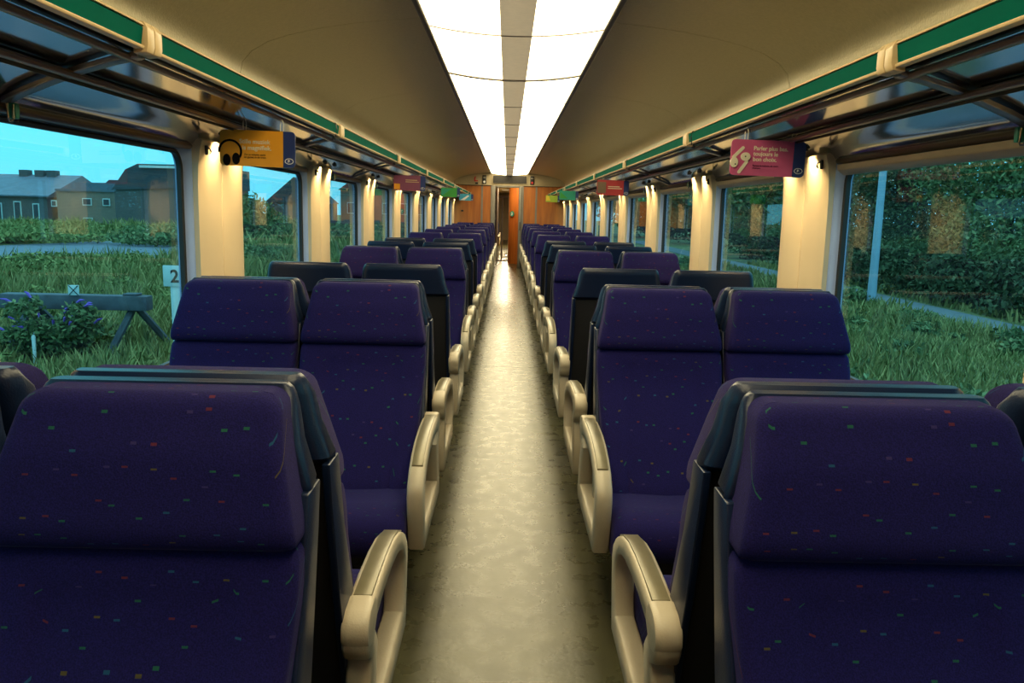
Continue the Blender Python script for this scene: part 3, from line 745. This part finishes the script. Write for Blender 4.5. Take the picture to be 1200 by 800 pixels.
for z, w_ in ((.03, .14), (.012, .16)): MB().box(-.04, -.04+w_*.85, -.004, -.002, z-.004, z+.003).build('text_line', MT['trim'], s, smooth=False)
s = sign(1.04, 8.4, 1.624, 'crimson', 'crimson hanging card with a brown picture panel, on the right rack beyond the pink card')
MB().box(-.155, -.07, -.005, -.002, -.055, .055).build('brown_picture', MT['rail'], s, smooth=False)
for z, w_ in ((.012, .14), (-.006, .17)): MB().box(-.05, -.05+w_*.85, -.004, -.002, z-.004, z+.003).build('text_line', MT['budw'], s, smooth=False)
s = sign(-1.005, 14., 1.662, 'lime', 'green hanging card with blue end, third along the left rack')
MB().prism([(-.15, -.065), (.02, .06), (-.15, .06)], -.004, -.002, 'y').build('dark_picture', MT['teal'], s, smooth=False)
s = sign(1.01, 14., 1.655, 'teal', 'teal hanging card with dark blue end, third along the right rack')
MB().prism([(-.15, -.05), (-.15, .06), (-.02, -.05)], -.004, -.002, 'y').build('pale_picture', MT['lime'], s, smooth=False)
s = sign(-.99, 19., 1.668, 'sky', 'pale blue hanging card with white sweep, last on the left rack by the orange wall')
MB().prism([(-.13, -.065), (.04, .05), (.07, .03), (-.04, -.065)], -.004, -.002, 'y').build('white_sweep', MT['white'], s, smooth=False)
s = sign(1.008, 19., 1.677, 'yelgreen', 'yellow green hanging card, last on the right rack by the orange wall')
MB().prism([(-.15, -.05), (-.15, .06), (-.09, .06), (-.05, -.05)], -.004, -.002, 'y').build('yellow_picture', MT['yellow'], s, smooth=False)

# ------------------------------------------------------------------ outside
ZG = -1.2
rnd = random.Random(7)
struct(MB().box(-160, 160, -60, 300, ZG-.3, ZG).build('ground', MT['ground'], smooth=False))
# grey bare patch at left
def blob(cx, cy, rx, ry, seed, n=28, z0=ZG+.004, z1=ZG+.03):
    r = random.Random(seed); pts = []
    for i in range(n):
        a = 2*PI*i/n; q = 1+.16*math.sin(3*a+seed)+.1*r.random(); pts.append((cx+rx*q*math.cos(a), cy+ry*q*math.sin(a)))
    return MB().prism(pts, z0, z1, 'z')
struct(blob(-23, 43, 6.5, 13, 3).build('ground_gravel_yard', MT['gravel'], smooth=False))
struct(MB().box(-4.6, 3.6, -10, 120, ZG-.1, ZG+.06).build('ground_trackbed', MT['gravel'], smooth=False))
struct(MB().prism([(11.4, 12), (12.8, 12), (13.4, 80), (11.8, 80)], ZG+.002, ZG+.03, 'z').build('path_right', MT['asphalt'], smooth=False))

def blades(zones, seed, name, m, lab, cat, hs=1.0):
    r = random.Random(seed); b = MB(); vs = []; fs = []
    for (x0, x1, y0, y1, n, h0, h1, w) in zones:
        for _ in range(n):
            x = r.uniform(x0, x1); y = r.uniform(y0, y1)
            if 11.2 < x < 13.2 and y > 12: continue
            if ((x+23)/7.5)**2+((y-43)/14.5)**2 < 1: continue
            h = r.uniform(h0, h1)*(0.6+.8*(.5+.5*math.sin(x*1.3+2*math.sin(y*.7)))); a = r.uniform(0, PI); lx, ly_ = r.uniform(-.5, .5)*h, r.uniform(-.5, .5)*h
            dx, dy = math.cos(a)*w/2, math.sin(a)*w/2; o = len(vs)
            vs += [(x-dx, y-dy, ZG), (x+dx, y+dy, ZG), (x+dx*.8+lx*.4, y+dy*.8+ly_*.4, ZG+h*.6), (x-dx*.8+lx*.4, y-dy*.8+ly_*.4, ZG+h*.6), (x+lx, y+ly_, ZG+h)]
            fs += [(o, o+1, o+2, o+3), (o+3, o+2, o+4)]
    b.add(vs, fs); o = b.build(name, m, smooth=False); tag(o, lab, cat, kind='stuff'); return o
blades([(-16, -4, 9, 22, 26000, .15, .5, .035), (-30, -6, 22, 45, 20000, .2, .7, .07), (-60, -9, 45, 84, 14000, .3, 1.0, .16)], 5, 'tall_grass', MT['strawm'], 'tall wild grass and weeds growing left of the train', 'grass')
blades([(3, 12, 8, 20, 22000, .1, .35, .035), (4, 14, 20, 45, 14000, .12, .4, .07)], 6, 'meadow_grass', MT['strawm'], 'low grass growing between the train and the path on the right', 'grass')

def weeds(zones, seed, lab, m):
    q = random.Random(seed); bl = []
    for x0, x1, y0, y1, n, h in zones:
        for _ in range(n):
            x = q.uniform(x0, x1); y = q.uniform(y0, y1)
            if 10.8 < x < 13.6: continue
            if ((x+23)/8)**2+((y-43)/15.5)**2 < 1: continue
            k = q.uniform(.5, 1.2); bl.append((x, y, ZG+h*.35*k, h*1.1*k, h*1.1*k, h*.6*k))
    o = foliage(bl, 34000, .075, seed, .3).build('undergrowth', MT[m], smooth=False); tag(o, lab, 'undergrowth', kind='stuff')
def foliage(blobs, n, leaf, seed, inner=.55):
    r = random.Random(seed); vs = []; fs = []; tot = sum(q[3]*q[4]*q[5] for q in blobs)
    for (cx, cy, cz, rx, ry, rz) in blobs:
        for _ in range(int(n*rx*ry*rz/tot)):
            d = Vector((r.gauss(0, 1), r.gauss(0, 1), r.gauss(0, 1))).normalized()*(inner+(1-inner)*r.random())*(1+.12*r.gauss(0, 1))
            p = Vector((cx+d.x*rx, cy+d.y*ry, cz+d.z*rz)); a = Vector((r.gauss(0, 1), r.gauss(0, 1), r.gauss(0, 1))).normalized(); c_ = a.cross(Vector((r.gauss(0, 1), r.gauss(0, 1), r.gauss(0, 1)))).normalized()
            s_ = leaf*r.uniform(.6, 1.3); o = len(vs)
            vs += [tuple(p-a*s_), tuple(p+c_*s_*.45), tuple(p+a*s_), tuple(p-c_*s_*.45)]; fs.append((o, o+1, o+2, o+3))
    return MB().add(vs, fs)
def tree(x, y, h, w, m, lab, seed, n=9000, leaf=.12, cat='tree', name='leafy_tree', low=.15, group=None):
    r = random.Random(seed); t = empty(name, (x, y, ZG), label=lab, cat=cat, group=group)
    bl = []
    for i in range(9):
        z = h*(low+(1-low)*(i+.5)/9); k = math.sin(PI*min(1, .22+.78*(i+.5)/9))**.6
        a = r.uniform(0, 2*PI); q = w*.33*k
        bl.append((q*math.cos(a), q*math.sin(a), z, w*.42*k+.1, w*.42*k+.1, h*.16+.05)); a += PI*.8
        bl.append((q*math.cos(a), q*math.sin(a), z, w*.36*k+.1, w*.36*k+.1, h*.13+.05))
    b = MB(); b.tube([(0, 0, -.1), (.03*h*.2, 0, h*.35), (-.02*h*.2, .02, h*.8)], [.035*w+.02, .025*w+.015, .01], 7)
    for i in range(5):
        a = r.uniform(0, 2*PI); z = h*(.2+.1*i); b.tube([(0, 0, z), (w*.3*math.cos(a), w*.3*math.sin(a), z+h*.15)], [.012*w+.01, .006], 5)
    b.build('trunk', MT['bark'], t)
    foliage(bl, n, leaf, seed).build('foliage', MT[m], t, smooth=False)
    return t
RT = [(16.5, 27, 8.5, 5.5, 'leafm', 'large mid green leafy tree beyond the path, showing through the nearest right window', 14000, .13),
      (20.5, 25, 9, 6, 'leafd', 'dark tree at the far right edge of the nearest right window', 12000, .14),
      (17.5, 36, 9.5, 6.5, 'leafd', 'dark leafy tree standing behind the street lamp on the right', 12000, .15),
      (21, 47, 10, 8, 'leafd', 'dark tree beyond the path, seen through the second right window', 11000, .18),
      (18, 58, 9, 8, 'leafm', 'mid green tree beyond the path, seen in the far part of the second right window', 9000, .22),
      (19, 74, 10, 10, 'leafd', 'dark tree far along the path on the right', 9000, .26),
      (17, 95, 10, 12, 'leafd', 'dark distant tree closing the view on the right', 8000, .34)]
for i, (x, y, h, w, m, lab, n, lf) in enumerate(RT): tree(x, y, h, w, m, lab, 20+i, int(n*1.7), lf*.72, low=.12)
HB = [(14.6, 19.5, 1.7), (14.9, 22.0, 1.9), (14.6, 24.6, 1.8), (14.8, 27.4, 2.0), (14.7, 30.4, 1.9), (14.8, 34, 2.0), (14.9, 38.5, 2.1), (15.2, 44, 2.3), (15.3, 51, 2.5)]
for i, (x, y, h) in enumerate(HB):
    tree(x, y, h, 3.0, 'leafd', 'low dark bush behind the path on the right, %s from the train end' % ORD[i+1], 60+i, 3600, .10, 'bush', 'hedge_bush', low=.1, group='dark bushes along the path')
weeds([(-14, -5, 11, 22, 60, .45), (-30, -8, 22, 44, 70, .6)], 31, 'leafy weeds scattered through the grass left of the train', 'leafl')
weeds([(4.5, 11, 9, 22, 60, .35), (5, 11, 22, 45, 40, .5)], 32, 'leafy weeds scattered through the grass on the right side', 'leafm')
# street lamp on the right
t = empty('street_lamp', (11.0, 24.3, ZG), label='blue-grey street lamp pole standing on the grass beyond the nearest right window', cat='street lamp')
b = MB(); b.tube([(0, 0, 0), (0, 0, 1.0), (.0, 0, 7.2)], [.14, .12, .085], 12); b.build('pole', MT['lamp'], t)
MB().tube([(0, 0, 7.1), (.2, 0, 7.5), (1.1, 0, 7.6)], [.05, .045, .04], 8).build('bracket_arm', MT['lamp'], t)
MB().box(.9, 1.5, -.12, .12, 7.5, 7.65).build('lamp_head', MT['lamp'], t, bevel=.03)

# left: bushes, buddleia, buffer stop, post
LB = [((-30.5, 50, 2.3, 9), 'wide low bush in front of the slate-roofed shed'), ((-25.5, 62, 2.2, 9), 'green bush below the red brick building'), ((-19.5, 52, 2.6, 8), 'bush at the right of the gravel yard, left of the numbered post'),
      ((-17.2, 54, 3.1, 3.4), 'tall pointed bush seen through the second left window'), ((-22, 80, 3.6, 9), 'distant bush line between the brick building and the dark hall'), ((-37, 62, 2.6, 11), 'bush at the left edge before the shed'),
      ((-13.5, 60, 2.8, 7), 'rounded bush seen through the third left window'), ((-11.5, 75, 3.0, 8), 'rounded bush seen through the fourth left window'), ((-16.5, 30, 1.5, 5), 'low scrub patch left of the numbered post'), ((-11.5, 38, 1.6, 5), 'low scrub patch seen low through the second left window')]
for i, ((x, y, h, w), lab) in enumerate(LB):
    tree(x, y, h*(1 if i == 3 else .42), w, 'leafl' if i in (0, 8, 5) else 'leafm', lab, 90+i, 5200, .16 if y > 45 else .1, 'bush', 'wild_bush', low=.12, group=None)
t = empty('butterfly_bush', (-7.25, 12.9, ZG), label='butterfly bush with purple flower spikes in front of the buffer stop', cat='bush')
b = MB(); r = random.Random(4)
fl = []; tips = []
for i in range(26):
    a = r.uniform(0, 2*PI); l = r.uniform(.4, .95); q = Vector((math.cos(a)*l*.8, math.sin(a)*l*.5, r.uniform(.45, 1.05)))
    b.tube([(0, 0, 0), tuple(q*.5+Vector((0, 0, .12))), tuple(q)], [.012, .008, .004], 5); tips.append(q); fl.append((q.x, q.y, q.z-.10, .20, .20, .16)); fl.append((q.x*.6, q.y*.6, q.z*.55, .22, .2, .2))
b.build('stems', MT['bark'], t)
foliage(fl, 6500, .055, 3, .2).build('foliage', MT['leafm'], t, smooth=False)
for q in tips[:22]:
    d = Vector((q.x*.5+r.uniform(-.1, .1), q.y*.4, .12)).normalized()*r.uniform(.12, .2); p0 = q*1.02
    MB().tube([tuple(p0), tuple(p0+d*.5+Vector((0, 0, .02))), tuple(p0+d)], [.016, .022, .004], 6).build('flower_spike', MT['flower'], t)
t = empty('buffer_stop', (-7.15, 13.5, ZG), label='weathered timber buffer stop beam on slanting legs at the end of the siding', cat='buffer stop')
MB().box(-1.25, 1.18, -.13, .13, .80, 1.04).build('beam', MT['sleeper'], t, bevel=.015)
MB().box(.78, 1.02, -.10, .10, 1.04, 1.08).build('beam_plate', MT['sleeper'], t, bevel=.01)
for x in (-.8, .9):
    MB().tube([(x, .05, .86), (x-.32, -.35, 0)], .06, 6).build('leg', MT['sleeper'], t); MB().tube([(x, .1, .86), (x+.28, .9, 0)], .06, 6).build('leg', MT['sleeper'], t)
t = empty('stop_marker', (-7.14, 13.35, ZG+1.04), label='small white square marker with a black cross on the buffer stop beam', cat='sign')
MB().box(-.09, .09, -.012, .0, .0, .17).build('board', MT['post'], t, bevel=.004)
for s2 in (-1, 1):
    MB().prism([(-s2*.085, .005), (-s2*.070, .005), (s2*.085, .165), (s2*.070, .165)], -.02, -.012, 'y').build('cross_bar', MT['black'], t, smooth=False)
t = empty('numbered_post', (-4.92, 12.0, ZG), label='white post carrying a plate with the black figure 2, beside the left window edge', cat='post')
MB().prism([(-.055, 0), (.055, 0), (.065, 1.4), (-.065, 1.4)], -.02, .02, 'y').build('post', MT['post'], t, bevel=.004)
MB().box(-.16, .12, -.035, -.02, 1.36, 1.67).build('plate', MT['post'], t, bevel=.004)
letters('2', .26, MT['black'], t, (-.055, -.037, 1.425), bold=.006)
for i, (x, y, h) in enumerate(((-8.15, 12.3, .75), (-7.3, 12.4, .5), (-7.85, 12.2, .35))):
    t = empty('marker_peg', (x, y, ZG), label='short white peg in the grass by the buffer stop, %s of three' % ('tallest', 'middle', 'lowest')[i], cat='peg', group='white pegs in the grass')
    MB().tube([(0, 0, 0), (0, 0, h), (.01, 0, h+.05)], [.02, .03, .01], 6).build('peg', MT['post'], t)

# buildings on the left
def windows_on(par, y, items, m='darkroof'):
    for (x, z, w, h) in items:
        f = MB().box(x-w/2, x+w/2, y-.12, y-.02, z, z+h).build('window', MT['post'], par, smooth=False)
        MB().box(x-w/2+.1, x+w/2-.1, y-.16, y-.1, z+.1, z+h-.1).build('pane', MT[m], f, smooth=False)
def building(name, x0, x1, y0, y1, zw, lab, wallm, cat='building'):
    t = empty(name, ((x0+x1)/2, y0, ZG), label=lab, cat=cat); w = (x1-x0)/2
    MB().box(-w, w, 0, y1-y0, -.2, zw).build('wall', MT[wallm], t, smooth=False); return t, w
t, w = building('engine_shed', -66, -50.3, 90, 104, 3.1, 'long brick shed with a pale slate roof and chimneys at the far left', 'brickd')
b = MB(); b.prism([(-.4, 3.0), (-.4, 3.15), (7, 5.6), (14.4, 3.15), (14.4, 3.0)], -w-.4, w+.4, 'x'); b.build('roof', MT['slate'], t, smooth=False)
for x in (w-6.0, w-4.2, w-2.8): MB().box(x-.5, x+.5, 6.2, 7.2, 5.0, 6.1).build('chimney', MT['brickd'], t, smooth=False)
windows_on(t, 0, [(w-1.2, .3, .7, 2.0), (w-3.2, .3, .8, 2.2), (w-5.2, .3, .6, 2.0), (w-7.3, .3, .8, 2.2), (w-9.5, .3, .8, 2.2)])
t, w = building('gabled_house', -56.5, -48.5, 112, 124, 3.2, 'dark gabled house behind the shed, left of the red brick block', 'brickd')
MB().prism([(-w-.3, 3.1), (-w*.35, 5.6), (-w*.1, 5.6), (w+.3, 3.1)], -.3, 12.3, 'y').build('roof', MT['darkroof'], t, smooth=False)
t, w = building('brick_workshop', -49.2, -41.4, 90, 98, 3.7, 'flat-roofed red brick building with small white-framed windows', 'brick')
MB().box(-w-.1, w+.1, -.15, 8.1, 3.7, 3.95).build('roof', MT['slate'], t, smooth=False)
MB().box(-w+1.5, w*.3, 1, 5, 3.95, 4.7).build('roof_box', MT['slate'], t, smooth=False)
windows_on(t, 0, [(-.6, 2.2, 1.0, .8), (1.5, 2.2, .8, .8), (-.6, -.1+.3, 1.0, .7), (-4.2, 2.0, .6, .7)])
t, w = building('dark_hall', -41.0, -31.5, 86, 100, 4.4, 'large dark hall with a sloping roof right of the brick building', 'brickd')
MB().prism([(-w-.2, 3.9), (-w*.72, 6.0), (-w*.45, 6.6), (w+.2, 6.6), (w+.2, 4.3)], -.2, 14, 'y').build('roof', MT['darkroof'], t, smooth=False)
MB().box(-w*.4, w, -.4, -.25, 6.2, 6.45).build('gutter', MT['post'], t, smooth=False)
t, w = building('far_house', -31.5, -24.5, 108, 118, 3.2, 'distant house with a pitched roof seen through the second left window', 'brickd')
MB().prism([(-w-.3, 3.1), (0, 6.4), (w+.3, 3.1)], -.3, 10, 'y').build('roof', MT['darkroof'], t, smooth=False)
t, w = building('platform_building', -24, -10.0, 118, 128, 5.2, 'long red brick building seen through the third and further left windows', 'brick')
MB().prism([(-w-.3, 5.1), (-w+2, 6.8), (w-2, 6.8), (w+.3, 5.1)], -.3, 10, 'y').build('roof', MT['darkroof'], t, smooth=False)
windows_on(t, 0, [(x, 1.8, 1.1, 1.6) for x in (-5.5, -3, -.5, 2, 4.5)])
